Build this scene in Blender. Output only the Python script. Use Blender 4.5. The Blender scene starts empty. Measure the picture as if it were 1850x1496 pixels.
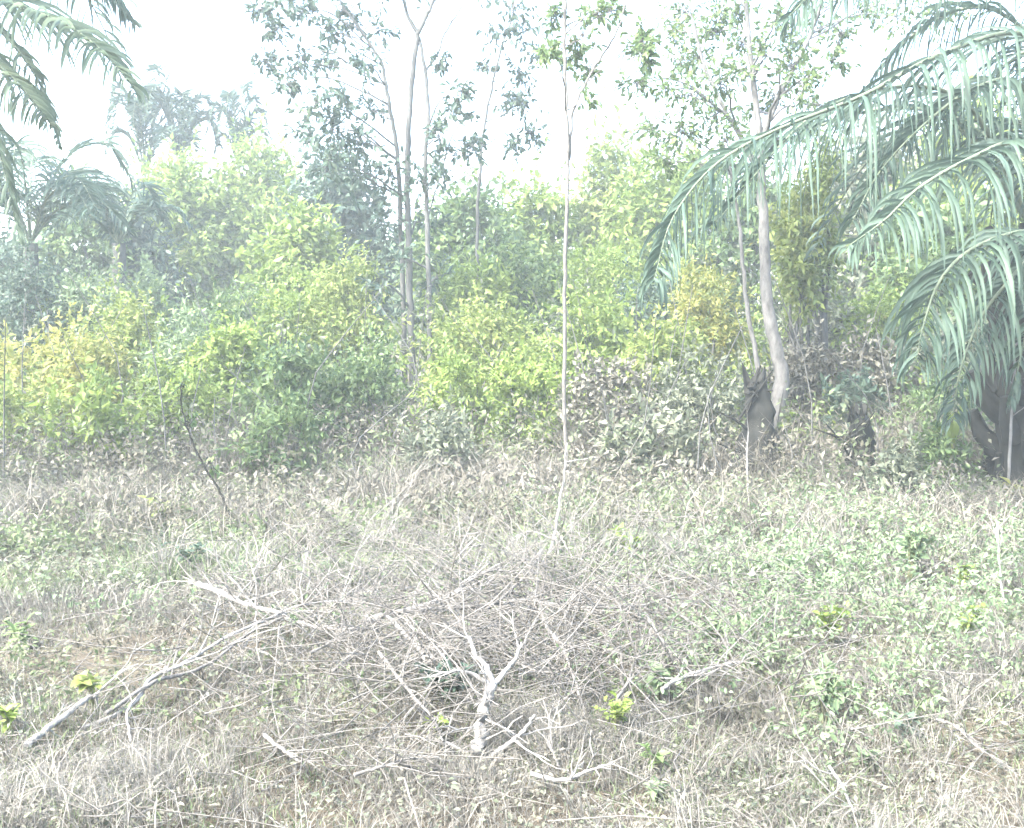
import bpy, math
import numpy as np
from mathutils import Vector, Euler

R = math.radians
scene = bpy.context.scene
COL = scene.collection

# ------------------------------------------------------------------ camera
CAM_H = 1.7
W_PX, H_PX, F_PX, HORIZON = 1850.0, 1496.0, 1984.0, 600.0
PITCH = math.atan((H_PX / 2 - HORIZON) / F_PX)
cd = bpy.data.cameras.new('camera')
cam = bpy.data.objects.new('camera', cd)
COL.objects.link(cam)
cam.location = (0, 0, CAM_H)
cam.rotation_euler = (R(90) - PITCH, 0, 0)
cd.sensor_width = 36.0
cd.lens = F_PX / W_PX * 36.0
cd.clip_end = 2000
scene.camera = cam

# ------------------------------------------------------------------ sky, sun, exposure
SUN_EL, SUN_AZ = 52.0, -130.0          # azimuth clockwise from +Y
w = bpy.data.worlds.new('World')
scene.world = w
w.use_nodes = True
nt = w.node_tree
nt.nodes.clear()
sky = nt.nodes.new('ShaderNodeTexSky')
sky.sky_type = 'NISHITA'
sky.sun_disc = False
sky.sun_elevation = R(SUN_EL)
sky.sun_rotation = R(SUN_AZ)
sky.air_density = 1.0
sky.dust_density = 4.0
sky.ozone_density = 1.0
bg = nt.nodes.new('ShaderNodeBackground')
bg.inputs['Strength'].default_value = 0.15
wo = nt.nodes.new('ShaderNodeOutputWorld')
nt.links.new(sky.outputs[0], bg.inputs[0])
nt.links.new(bg.outputs[0], wo.inputs[0])

sd = bpy.data.lights.new('sun', 'SUN')
sd.energy = 2.0
sd.angle = R(8.0)
sd.color = (1.0, 0.985, 0.96)
sun = bpy.data.objects.new('sun', sd)
COL.objects.link(sun)
sv = Vector((math.sin(R(SUN_AZ)) * math.cos(R(SUN_EL)), math.cos(R(SUN_AZ)) * math.cos(R(SUN_EL)), math.sin(R(SUN_EL))))
sun.rotation_euler = (-sv).to_track_quat('-Z', 'Y').to_euler()
sun.location = sv * 60

vs = scene.view_settings
vs.view_transform = 'Standard'
vs.look = 'None'
vs.gamma = 1.0
vs.use_curve_mapping = False
vs.exposure = 3.3

cy = scene.cycles
cy.max_bounces = 6
cy.diffuse_bounces = 4
cy.glossy_bounces = 2
cy.transmission_bounces = 4
cy.volume_bounces = 1
cy.transparent_max_bounces = 4
cy.caustics_reflective = False
cy.caustics_refractive = False
cy.use_denoising = True
cy.use_adaptive_sampling = True
cy.adaptive_threshold = 0.03
cy.debug_use_spatial_splits = True

# ------------------------------------------------------------------ helpers
cp, sp = math.cos(PITCH), math.sin(PITCH)

def P(px, py, Y):
    """world point that stands at depth Y (metres north of the camera) in the direction of a photograph position"""
    u = (px - W_PX / 2) / F_PX
    v = (H_PX / 2 - py) / F_PX
    dy = cp + v * sp
    dz = -sp + v * cp
    t = Y / dy
    return np.array([u * t, Y, CAM_H + dz * t])

def gz(x, y):
    x = np.asarray(x, float); y = np.asarray(y, float)
    z = 0.05 * np.sin(x * 0.9 + 1.3) * np.cos(y * 0.7) + 0.03 * np.sin(x * 2.3 + y * 1.7) + 0.015 * np.sin(x * 5.1 - y * 4.3)
    z = z + 0.035 * np.clip(y - 12, 0, 40)
    return z

def vnoise(x, y, s, seed):
    x = x / s; y = y / s
    a = seed * 12.9898
    return (np.sin(x * 1.7 + a) * np.cos(y * 1.3 - a) + np.sin(x * 0.7 - y * 1.9 + 2 * a) * 0.7 + np.sin(x * 2.9 + y * 2.3 + 3 * a) * 0.5) / 2.2

def norm(v):
    return v / np.maximum(np.linalg.norm(v, axis=-1, keepdims=True), 1e-9)

class MB:
    def __init__(s):
        s.v = []; s.f = []; s.n = 0
    def add(s, verts, faces):
        verts = np.asarray(verts, float).reshape(-1, 3)
        s.v.append(verts); s.f.append(np.asarray(faces, np.int64) + s.n); s.n += len(verts)
    def tube(s, pts, rad, sides=6, cap=True):
        pts = np.asarray(pts, float); n = len(pts)
        rad = np.broadcast_to(np.asarray(rad, float), (n,))
        t = norm(np.gradient(pts, axis=0))
        ref = np.array([0, 0, 1.0]) if abs(t[0][2]) < 0.9 else np.array([1.0, 0, 0])
        a = norm(np.cross(t, ref)); b = np.cross(t, a)
        th = np.arange(sides) * 2 * math.pi / sides
        ring = pts[:, None] + rad[:, None, None] * (a[:, None] * np.cos(th)[None, :, None] + b[:, None] * np.sin(th)[None, :, None])
        i = np.arange(n - 1)[:, None] * sides; j = np.arange(sides)[None]; k = (j + 1) % sides
        q = np.stack([i + j, i + k, i + sides + k, i + sides + j], -1).reshape(-1, 4)
        s.add(ring, q)
        if cap:
            s.add(np.vstack([ring[0], ring[-1]]), np.array([[0, sides - 1 - x, sides - 2 - x] for x in range(sides - 2)] + [[sides, sides + 1 + x, sides + 2 + x] for x in range(sides - 2)]))
    def mesh(s, name, mat, off=(0, 0, 0), smooth=False):
        me = bpy.data.meshes.new(name)
        v = np.concatenate(s.v) - np.asarray(off, float)
        me.vertices.add(len(v)); me.vertices.foreach_set('co', v.astype(np.float32).ravel())
        lv = np.concatenate([f.ravel() for f in s.f])
        tot = np.concatenate([np.full(len(f), f.shape[1]) for f in s.f])
        st = np.concatenate([[0], np.cumsum(tot)[:-1]])
        me.loops.add(len(lv)); me.loops.foreach_set('vertex_index', lv.astype(np.int32))
        me.polygons.add(len(tot)); me.polygons.foreach_set('loop_start', st.astype(np.int32))
        if smooth:
            me.polygons.foreach_set('use_smooth', np.ones(len(tot), bool))
        me.update(calc_edges=True)
        me.materials.append(mat)
        return me
    def build(s, name, mat, parent=None, off=(0, 0, 0), smooth=False):
        o = bpy.data.objects.new(name, s.mesh(name, mat, off, smooth))
        COL.objects.link(o)
        if parent is not None:
            o.parent = parent
        return o

def tag(o, label, cat, group=None, kind=None):
    o['label'] = label; o['category'] = cat
    if group: o['group'] = group
    if kind: o['kind'] = kind
    return o

def empty(name, loc, label, cat, group=None):
    o = bpy.data.objects.new(name, None)
    COL.objects.link(o)
    o.location = [float(c) for c in loc]
    o.empty_display_size = 0.2
    return tag(o, label, cat, group)

def spline(pts, n):
    """smooth curve through control points"""
    pts = np.asarray(pts, float)
    if len(pts) < 3:
        t = np.linspace(0, 1, n)[:, None]
        return pts[0] * (1 - t) + pts[-1] * t
    p = np.vstack([2 * pts[0] - pts[1], pts, 2 * pts[-1] - pts[-2]])
    out = []
    m = len(pts) - 1
    for u in np.linspace(0, m, n):
        i = min(int(u), m - 1); t = u - i
        a, b, c, d = p[i:i + 4]
        out.append(0.5 * ((2 * b) + (c - a) * t + (2 * a - 5 * b + 4 * c - d) * t * t + (3 * b - a - 3 * c + d) * t ** 3))
    return np.array(out)

def wobble(pts, amp, rng):
    d = rng.normal(0, amp, pts.shape); d[0] = 0
    return pts + d

# leaves ------------------------------------------------------------
def leaves(mb, C, D, N, L, Wd, fine=True, fold=0.25):
    """folded leaf blades: base points C, directions D, face normals N"""
    n = len(C)
    D = norm(D); S = norm(np.cross(D, N)); N = np.cross(S, D)
    L = np.broadcast_to(L, (n,))[:, None]; Wd = np.broadcast_to(Wd, (n,))[:, None]
    if fine:
        bend = N * L * -0.10
        b = C; t = C + D * L + bend
        up = N * Wd * fold
        m = lambda f, s, wd: C + D * L * f + bend * f * f + S * Wd * 0.5 * s * wd + up * wd
        v = np.stack([b, m(.28, 1, .85), m(.66, 1, .8), t, m(.66, -1, .8), m(.28, -1, .85)], 1)
        k = np.arange(n)[:, None] * 6
        mb.add(v, np.concatenate([k + np.array([[0, 1, 2, 3]]), k + np.array([[0, 3, 4, 5]])]))
    else:
        t = C + D * L; c = C + D * L * 0.42 + N * Wd * fold
        v = np.stack([C, c + S * Wd * .5, t, c - S * Wd * .5], 1)
        k = np.arange(n)[:, None] * 4
        mb.add(v, np.concatenate([k + np.array([[0, 1, 2]]), k + np.array([[0, 2, 3]])]))

def blades(mb, B, H, lean, wd, rng, curl=0.5):
    """grass blades: base points, heights, horizontal lean vectors"""
    n = len(B)
    H = H[:, None]; wd = np.broadcast_to(wd, (n,))[:, None]
    a = rng.uniform(0, math.pi, n)
    S = np.stack([np.cos(a), np.sin(a), np.zeros(n)], 1)
    up = np.array([[0, 0, 1.0]])
    m = B + up * H * 0.55 + lean * H * 0.35
    t = B + up * H * (1 - curl * 0.3) + lean * H * (1 + curl * 0.3)
    v = np.stack([B - S * wd * .5, B + S * wd * .5, m + S * wd * .42, m - S * wd * .42, t], 1)
    k = np.arange(n)[:, None] * 5
    mb.add(v, k + np.array([[0, 1, 2, 3]]))
    mb.f.append(k + np.array([[3, 2, 4]]) + (mb.n - len(v) * 5))

def twig_sprays(rng, centers, rads, per, k, up=0.25):
    """twigs round clump centres: start, direction, length (per twigs each)"""
    c = np.repeat(centers, per, 0); r = np.repeat(rads, per)
    n = len(c)
    d = norm(rng.normal(0, 1, (n, 3)) + np.array([0, 0, up]))
    s = c + d * (r * rng.uniform(0.05, 0.45, n))[:, None]
    return s, d, r * rng.uniform(0.45, 0.85, n)

def spray_leaves(mb, rng, s, d, ln, k, L, Wd, fine=True, droop=0.35):
    n = len(s)
    f = (np.arange(k) + 0.6) / k
    C = s[:, None] + d[:, None] * (ln[:, None] * f[None])[..., None]
    dd = norm(d[:, None] * 0.55 + rng.normal(0, 0.62, (n, k, 3)) + np.array([0, 0, -droop]))
    N = norm(rng.normal(0, 0.55, (n, k, 3)) + np.array([0, 0, 0.9]))
    C = C.reshape(-1, 3); dd = dd.reshape(-1, 3); N = N.reshape(-1, 3)
    sc = rng.uniform(0.6, 1.2, len(C))
    leaves(mb, C, dd, N, L * sc, Wd * sc, fine)

# ------------------------------------------------------------------ materials
def ramp(ntree, stops):
    r = ntree.nodes.new('ShaderNodeValToRGB')
    e = r.color_ramp.elements
    while len(e) < len(stops): e.new(0.5)
    for i, (p, c) in enumerate(stops):
        e[i].position = p; e[i].color = (*c, 1)
    return r

def leaf_mat(name, stops, transl=0.35, rough=0.5, spec=0.3, patch=0.38):
    m = bpy.data.materials.new(name); m.use_nodes = True
    t = m.node_tree; t.nodes.clear()
    g = t.nodes.new('ShaderNodeNewGeometry')
    tc = t.nodes.new('ShaderNodeNewGeometry')
    nz = t.nodes.new('ShaderNodeTexNoise'); nz.inputs['Scale'].default_value = 1.6; nz.inputs['Detail'].default_value = 3
    t.links.new(tc.outputs['Position'], nz.inputs['Vector'])
    mx = t.nodes.new('ShaderNodeMix'); mx.data_type = 'FLOAT'
    mx.inputs[0].default_value = patch
    t.links.new(g.outputs['Random Per Island'], mx.inputs[2])
    mr = t.nodes.new('ShaderNodeMapRange'); mr.inputs[1].default_value = 0.32; mr.inputs[2].default_value = 0.68
    t.links.new(nz.outputs['Fac'], mr.inputs[0]); t.links.new(mr.outputs[0], mx.inputs[3])
    r = ramp(t, stops)
    t.links.new(mx.outputs[0], r.inputs[0])
    b = t.nodes.new('ShaderNodeBsdfPrincipled')
    b.inputs['Roughness'].default_value = rough
    b.inputs['Specular IOR Level'].default_value = spec
    t.links.new(r.outputs[0], b.inputs['Base Color'])
    out = t.nodes.new('ShaderNodeOutputMaterial')
    if transl > 0:
        tr = t.nodes.new('ShaderNodeBsdfTranslucent')
        t.links.new(r.outputs[0], tr.inputs[0])
        ms = t.nodes.new('ShaderNodeMixShader'); ms.inputs[0].default_value = transl
        t.links.new(b.outputs[0], ms.inputs[1]); t.links.new(tr.outputs[0], ms.inputs[2])
        t.links.new(ms.outputs[0], out.inputs[0])
    else:
        t.links.new(b.outputs[0], out.inputs[0])
    return m

def wood_mat(name, a, b_, scale=18.0):
    m = bpy.data.materials.new(name); m.use_nodes = True
    t = m.node_tree
    b = t.nodes['Principled BSDF']
    g = t.nodes.new('ShaderNodeNewGeometry')
    mp = t.nodes.new('ShaderNodeMapping'); mp.inputs['Scale'].default_value = (1, 1, 0.35)
    nz = t.nodes.new('ShaderNodeTexNoise'); nz.inputs['Scale'].default_value = scale; nz.inputs['Detail'].default_value = 6; nz.inputs['Roughness'].default_value = 0.7
    t.links.new(g.outputs['Position'], mp.inputs[0]); t.links.new(mp.outputs[0], nz.inputs['Vector'])
    r = ramp(t, [(0.3, a), (0.7, b_)])
    t.links.new(nz.outputs['Fac'], r.inputs[0]); t.links.new(r.outputs[0], b.inputs['Base Color'])
    b.inputs['Roughness'].default_value = 0.85; b.inputs['Specular IOR Level'].default_value = 0.2
    bm = t.nodes.new('ShaderNodeBump'); bm.inputs['Strength'].default_value = 0.6; bm.inputs['Distance'].default_value = 0.01
    t.links.new(nz.outputs['Fac'], bm.inputs['Height']); t.links.new(bm.outputs[0], b.inputs['Normal'])
    return m

M = dict(
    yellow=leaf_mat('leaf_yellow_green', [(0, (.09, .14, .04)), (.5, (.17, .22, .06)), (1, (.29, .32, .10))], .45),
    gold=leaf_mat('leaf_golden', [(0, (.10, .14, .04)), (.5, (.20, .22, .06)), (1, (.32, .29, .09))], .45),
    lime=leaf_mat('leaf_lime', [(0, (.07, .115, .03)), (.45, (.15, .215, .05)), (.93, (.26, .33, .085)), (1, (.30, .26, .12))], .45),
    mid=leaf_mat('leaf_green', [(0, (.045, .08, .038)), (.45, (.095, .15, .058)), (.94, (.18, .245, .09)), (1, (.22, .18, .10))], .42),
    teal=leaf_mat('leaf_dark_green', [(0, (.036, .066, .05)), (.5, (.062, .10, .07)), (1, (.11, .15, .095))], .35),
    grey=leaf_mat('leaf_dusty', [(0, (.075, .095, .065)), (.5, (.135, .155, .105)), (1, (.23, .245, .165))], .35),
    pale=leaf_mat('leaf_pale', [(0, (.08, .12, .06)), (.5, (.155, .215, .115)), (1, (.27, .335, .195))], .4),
    brown=leaf_mat('leaf_withered', [(0, (.062, .06, .048)), (.5, (.12, .116, .09)), (1, (.20, .195, .15))], .25),
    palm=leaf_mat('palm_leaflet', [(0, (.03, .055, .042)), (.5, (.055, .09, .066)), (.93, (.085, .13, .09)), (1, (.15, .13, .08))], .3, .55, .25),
    palm_pale=leaf_mat('palm_leaflet_sunlit', [(0, (.06, .09, .06)), (.5, (.13, .175, .12)), (1, (.22, .27, .18))], .4, .55, .25),  # lighter copy of the palm leaflet, sunlight put into its colour
    dry=leaf_mat('dry_grass', [(0, (.068, .065, .056)), (.45, (.15, .144, .124)), (1, (.27, .262, .226))], .3, .7, .15),
    green=leaf_mat('green_grass', [(0, (.05, .075, .035)), (.5, (.115, .155, .075)), (1, (.22, .265, .14))], .35, .6, .2),
    weed=leaf_mat('mixed_weed', [(0, (.07, .065, .05)), (.35, (.135, .13, .095)), (.6, (.10, .135, .065)), (1, (.18, .23, .11))], .35, .6, .2, .65),
    brush=leaf_mat('dry_brush', [(0, (.06, .056, .046)), (.5, (.135, .127, .104)), (1, (.24, .23, .19))], .2, .8, .1),
    bone=wood_mat('bleached_dead_wood', (.11, .105, .093), (.30, .29, .265), 40),
    dead=wood_mat('grey_dead_wood', (.06, .057, .051), (.185, .176, .158), 40),
    bark=wood_mat('grey_bark', (.05, .052, .05), (.12, .12, .11), 14),
    bark_pale=wood_mat('pale_bark', (.06, .06, .056), (.19, .186, .175), 16),
    bark_dark_shade=wood_mat('dark_bark_shade', (.005, .006, .005), (.022, .022, .019), 14),  # dark bark taken near black, so shade sits in the stump colour
    stem=wood_mat('green_brown_stem', (.10, .11, .06), (.18, .18, .10), 20),
    rachis=wood_mat('palm_rachis', (.07, .095, .065), (.13, .155, .10), 12),
)

def ground_mat():
    m = bpy.data.materials.new('dry_ground'); m.use_nodes = True
    t = m.node_tree; b = t.nodes['Principled BSDF']
    g = t.nodes.new('ShaderNodeNewGeometry')
    n1 = t.nodes.new('ShaderNodeTexNoise'); n1.inputs['Scale'].default_value = 1.1; n1.inputs['Detail'].default_value = 8; n1.inputs['Roughness'].default_value = .7
    n2 = t.nodes.new('ShaderNodeTexNoise'); n2.inputs['Scale'].default_value = 26; n2.inputs['Detail'].default_value = 8; n2.inputs['Roughness'].default_value = .75
    for n in (n1, n2): t.links.new(g.outputs['Position'], n.inputs['Vector'])
    r1 = ramp(t, [(.35, (.075, .066, .05)), (.55, (.125, .112, .088)), (.7, (.085, .095, .06))])
    r2 = ramp(t, [(.3, (.45, .45, .45)), (.7, (1.35, 1.3, 1.2))])
    t.links.new(n1.outputs['Fac'], r1.inputs[0]); t.links.new(n2.outputs['Fac'], r2.inputs[0])
    mx = t.nodes.new('ShaderNodeMix'); mx.data_type = 'RGBA'; mx.blend_type = 'MULTIPLY'; mx.inputs[0].default_value = 1
    t.links.new(r1.outputs[0], mx.inputs[6]); t.links.new(r2.outputs[0], mx.inputs[7])
    t.links.new(mx.outputs[2], b.inputs['Base Color'])
    b.inputs['Roughness'].default_value = .95; b.inputs['Specular IOR Level'].default_value = .1
    bm = t.nodes.new('ShaderNodeBump'); bm.inputs['Strength'].default_value = .9; bm.inputs['Distance'].default_value = .04
    t.links.new(n2.outputs['Fac'], bm.inputs['Height']); t.links.new(bm.outputs[0], b.inputs['Normal'])
    return m

# ------------------------------------------------------------------ ground
def build_ground():
    def axis(a, b, fine0, fine1, st_f, st_c):
        return np.unique(np.concatenate([np.arange(a, fine0, st_c), np.arange(fine0, fine1, st_f), np.arange(fine1, b + .01, st_c)]))
    xs = axis(-120, 120, -12, 12, .2, 6); ys = axis(-60, 160, 0, 26, .2, 6)
    X, Y = np.meshgrid(xs, ys)
    v = np.stack([X, Y, gz(X, Y)], -1).reshape(-1, 3)
    nx = len(xs); i = np.arange(len(ys) - 1)[:, None] * nx; j = np.arange(nx - 1)[None]
    q = np.stack([i + j, i + j + 1, i + j + nx + 1, i + j + nx], -1).reshape(-1, 4)
    mb = MB(); mb.add(v, q)
    o = mb.build('ground', ground_mat(), smooth=True)
    tag(o, 'dry earth covered with litter under the whole clearing', 'ground', kind='structure')
build_ground()

# ------------------------------------------------------------------ ground cover
def scatter(rng, n, y0, y1, margin=0.6, power=1.0):
    y = y0 + (y1 - y0) * rng.uniform(0, 1, n) ** power
    hw = y * (W_PX / 2 / F_PX) * 1.12 + margin
    x = rng.uniform(-1, 1, n) * hw
    return x, y

def keep(x, y, rng, s, seed, lo, hi):
    p = np.clip((vnoise(x, y, s, seed) - lo) / (hi - lo), 0, 1)
    k = rng.uniform(0, 1, len(x)) < p
    return x[k], y[k]

def cover():
    rng = np.random.default_rng(5)
    # dry matted grass
    mb = MB()
    for n, y0, y1, h0, h1, wd in ((170000, 3.2, 7.2, .03, .12, .0034), (75000, 6.5, 13, .06, .28, .006), (22000, 12, 26, .15, .5, .012)):
        x, y = scatter(rng, n, y0, y1); x, y = keep(x, y, rng, .8, 1.7, -.75, .45)
        m = len(x)
        lean = rng.normal(0, .6, (m, 3)); lean[:, 2] = 0
        clump = .5 + .9 * np.clip(vnoise(x, y, .45, 4.4) + .4, 0, 1)
        blades(mb, np.stack([x, y, gz(x, y) - .01], 1), rng.uniform(h0, h1, m) * clump, lean, wd * rng.uniform(.6, 1.4, m), rng, .7)
    tag(mb.build('dry_grass', M['dry']), 'matted straw-coloured dry grass across the clearing', 'grass', kind='stuff')
    # green grass and seedlings between
    mb = MB()
    for n, y0, y1, h0, h1, wd in ((50000, 3.2, 7.5, .02, .10, .004), (70000, 7, 14, .06, .30, .009), (14000, 13, 26, .15, .45, .014)):
        x, y = scatter(rng, n, y0, y1); x, y = keep(x, y, rng, .9, 3.1, -.6, .5)
        m = len(x)
        lean = rng.normal(0, .5, (m, 3)); lean[:, 2] = 0
        blades(mb, np.stack([x, y, gz(x, y) - .01], 1), rng.uniform(h0, h1, m), lean, wd * rng.uniform(.6, 1.4, m), rng, .6)
    tag(mb.build('green_grass', M['green']), 'patches of low green grass among the dry litter', 'grass', kind='stuff')
    # creeping weeds with small leaves
    mb = MB()
    for n, y0, y1, L in ((26000, 3.2, 8, .028), (60000, 7, 15, .055)):
        x, y = scatter(rng, n, y0, y1); x, y = keep(x, y, rng, .6, 6.3, -.3, .6)
        m = len(x)
        C = np.stack([x, y, gz(x, y) + rng.uniform(.01, .16, m) * (y / 8)], 1)
        D = rng.normal(0, 1, (m, 3)); D[:, 2] *= .4
        N = rng.normal(0, .5, (m, 3)) + np.array([0, 0, 1])
        sc = rng.uniform(.5, 1.3, m)
        leaves(mb, C, D, N, L * sc, L * .55 * sc, False)
    tag(mb.build('creeping_weed', M['grey']), 'dusty green creeping weeds spread low over the ground', 'weeds', kind='stuff')
    # fallen leaves
    mb = MB()
    for n, y0, y1, L in ((26000, 3.2, 8, .024), (18000, 7, 15, .05)):
        x, y = scatter(rng, n, y0, y1); x, y = keep(x, y, rng, .7, 9.2, -.6, .5)
        m = len(x)
        C = np.stack([x, y, gz(x, y) + rng.uniform(.004, .07, m)], 1)
        D = rng.normal(0, 1, (m, 3)); D[:, 2] *= .3
        N = rng.normal(0, .4, (m, 3)) + np.array([0, 0, 1])
        sc = rng.uniform(.5, 1.3, m)
        leaves(mb, C, D, N, L * sc, L * .5 * sc, True, .4)
    tag(mb.build('leaf_litter', M['brown']), 'withered brown leaves littering the ground', 'leaf litter', kind='stuff')
    # loose twigs
    mb = MB()
    x, y = scatter(rng, 3800, 3.3, 9.5, power=1.1)
    m = len(x); z = gz(x, y)
    foc = rng.uniform(0, 1, m) < .55
    x = np.where(foc, rng.normal(-.05, .85, m), x); y = np.where(foc, rng.normal(5.7, .85, m), y); z = gz(x, y) + np.where(foc, rng.uniform(0, 1, m) ** 1.2 * .55, rng.uniform(.01, .08, m))
    a = rng.uniform(0, 2 * math.pi, m); ln = np.where(foc, rng.uniform(.15, .65, m), rng.uniform(.06, .35, m)); tilt = np.where(foc, rng.normal(.1, .5, m), rng.normal(0, .28, m))
    for i in range(m):
        d = np.array([math.cos(a[i]), math.sin(a[i]), tilt[i]]) * ln[i]
        p0 = np.array([x[i], y[i], z[i]]); pm = p0 + d * .5 + rng.normal(0, ln[i] * .06, 3)
        mb.tube([p0, pm, p0 + d], np.array([1, .85, .5]) * rng.uniform(.0014, .0034), 3, False)
    tag(mb.build('twig_litter', M['dead']), 'countless thin dry twigs scattered over the ground', 'twigs', kind='stuff')
    # tall dry brush in the middle distance
    mb = MB()
    for n, y0, y1, h0, h1 in ((26000, 8.2, 12, .15, .6), (34000, 11.5, 17, .3, 1.05)):
        x, y = scatter(rng, n, y0, y1); x, y = keep(x, y, rng, 1.2, 2.2, -.8, .5)
        m = len(x)
        lean = rng.normal(0, .45, (m, 3)); lean[:, 2] = 0
        clump = .55 + .75 * np.clip(vnoise(x, y, .9, 7.7) + .4, 0, 1)
        blades(mb, np.stack([x, y, gz(x, y) - .01], 1), rng.uniform(h0, h1, m) * clump, lean, rng.uniform(.004, .012, m), rng, .5)
    n = 42000
    x, y = scatter(rng, n, 8.5, 16); x, y = keep(x, y, rng, 1.0, 8.8, -.6, .5)
    m = len(x)
    C = np.stack([x, y, gz(x, y) + rng.uniform(.02, .75, m) * np.clip((y - 7) / 6, .2, 1)], 1)
    D = rng.normal(0, 1, (m, 3)); N = rng.normal(0, .6, (m, 3)) + np.array([0, 0, .7])
    leaves(mb, C, D, N, rng.uniform(.04, .11, m), rng.uniform(.015, .04, m), False, .4)
    tag(mb.build('dry_brush', M['brush']), 'band of knee-high dead brown weeds below the green shrubs', 'brush', kind='stuff')
cover()

def undergrowth():
    rng = np.random.default_rng(19)
    mb = MB()
    for n, y0, y1, hs, L in ((1500, 4.6, 8.5, .14, .035), (3600, 8, 12, .32, .055), (3000, 11, 17, .75, .08)):
        x, y = scatter(rng, n, y0, y1); x, y = keep(x, y, rng, 1.1, 5.5, -.7, .5)
        m = len(x); h = hs * rng.uniform(.3, 1.2, m)
        c = np.stack([x, y, gz(x, y) + h * .5], 1)
        s_, d, ln = twig_sprays(rng, c, h * .75, 3, 5, .9)
        spray_leaves(mb, rng, s_, d, ln, 5, L, L * .5, False)
    tag(mb.build('undergrowth', M['weed']), 'mixed green and withered undergrowth between the grass and the shrubs', 'undergrowth', kind='stuff')
undergrowth()

def tufts():
    rng = np.random.default_rng(41)
    mb = MB()
    for n, y0, y1, h0, h1, wd, per in ((900, 3.3, 7.5, .10, .30, .0032, 26), (1300, 7, 13, .2, .6, .006, 22)):
        x, y = scatter(rng, n, y0, y1); x, y = keep(x, y, rng, 1.0, 12.7, -.5, .5)
        m = len(x); hh = np.repeat(rng.uniform(h0, h1, m), per)
        X = np.repeat(x, per) + rng.normal(0, .03, m * per); Yy = np.repeat(y, per) + rng.normal(0, .03, m * per)
        lean = rng.normal(0, .5, (m * per, 3)) + np.repeat(rng.normal(0, .3, (m, 3)), per, 0); lean[:, 2] = 0
        blades(mb, np.stack([X, Yy, gz(X, Yy) - .01], 1), hh * rng.uniform(.5, 1.15, m * per), lean, wd * rng.uniform(.6, 1.4, m * per), rng, .8)
    tag(mb.build('grass_tuft', M['dry']), 'dry tufts of long bent grass dotted through the clearing', 'grass', kind='stuff')
tufts()

def pale_weeds():
    rng = np.random.default_rng(23)
    mb = MB()
    for cx, cyy, sx, sy, n, hs, L in ((1.5, 5.1, .5, .4, 260, .24, .034), (2.1, 6.3, .8, .8, 420, .32, .042), (1.1, 5.8, .5, .5, 200, .22, .036), (2.6, 8.0, 1.0, .9, 420, .3, .05), (-1.6, 6.6, .7, .5, 130, .14, .04)):
        x = rng.normal(cx, sx, n); y = np.clip(rng.normal(cyy, sy, n), 3.6, 11)
        x, y = keep(x, y, rng, .35, 11.3, -.35, .25)
        m = len(x); h = hs * 1.3 * rng.uniform(.3, 1.3, m)
        c = np.stack([x, y, gz(x, y) + h * .55], 1)
        s_, d, ln = twig_sprays(rng, c, h * .8, 3, 5, .8)
        spray_leaves(mb, rng, s_, d, ln, 5, L * .95, L * .46, True)
    tag(mb.build('pale_weed', M['pale']), 'tangled pale green leafy weeds over the right of the clearing', 'weeds', kind='stuff')
pale_weeds()

def thicket():
    rng = np.random.default_rng(29)
    for mat, n, nm, lab, seed in (('lime', 1500, 'thicket', 'tangled light green thicket knitting the shrubs together', 3.3), ('grey', 700, 'thicket', 'dusty tangle of creepers filling the gaps between the shrubs', 8.1)):
        mb = MB()
        x, y = scatter(rng, n, 13.2, 20, 1.5); x, y = keep(x, y, rng, 1.6, seed, -.75, .45)
        m = len(x); h = rng.uniform(.35, 1.0, m) * np.clip((y - 11.5) * .42, .5, 2.6)
        c = np.stack([x, y, gz(x, y) + h * rng.uniform(.35, 1.0, m)], 1)
        s_, d, ln = twig_sprays(rng, c, .32 + h * .12, 6, 6, .3)
        spray_leaves(mb, rng, s_, d, ln, 6, .10, .048, False)
        tag(mb.build(nm, M[mat]), lab, 'thicket', kind='stuff')
    mb = MB()
    x, y = scatter(rng, 150, 11, 18, 1.0)
    for i in range(len(x)):
        p = np.array([x[i], y[i], float(gz(x[i], y[i]))]); h = rng.uniform(.6, 2.4)
        q = spline([p, p + np.array([rng.normal(0, .12), rng.normal(0, .1), h * .5]), p + np.array([rng.normal(0, .35), rng.normal(0, .2), h])], 6)
        mb.tube(q, np.linspace(.011, .004, 6), 4, False)
    tag(mb.build('bare_stem', M['bark']), 'thin bare stems standing all through the thicket', 'stems', kind='stuff')
thicket()

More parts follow.
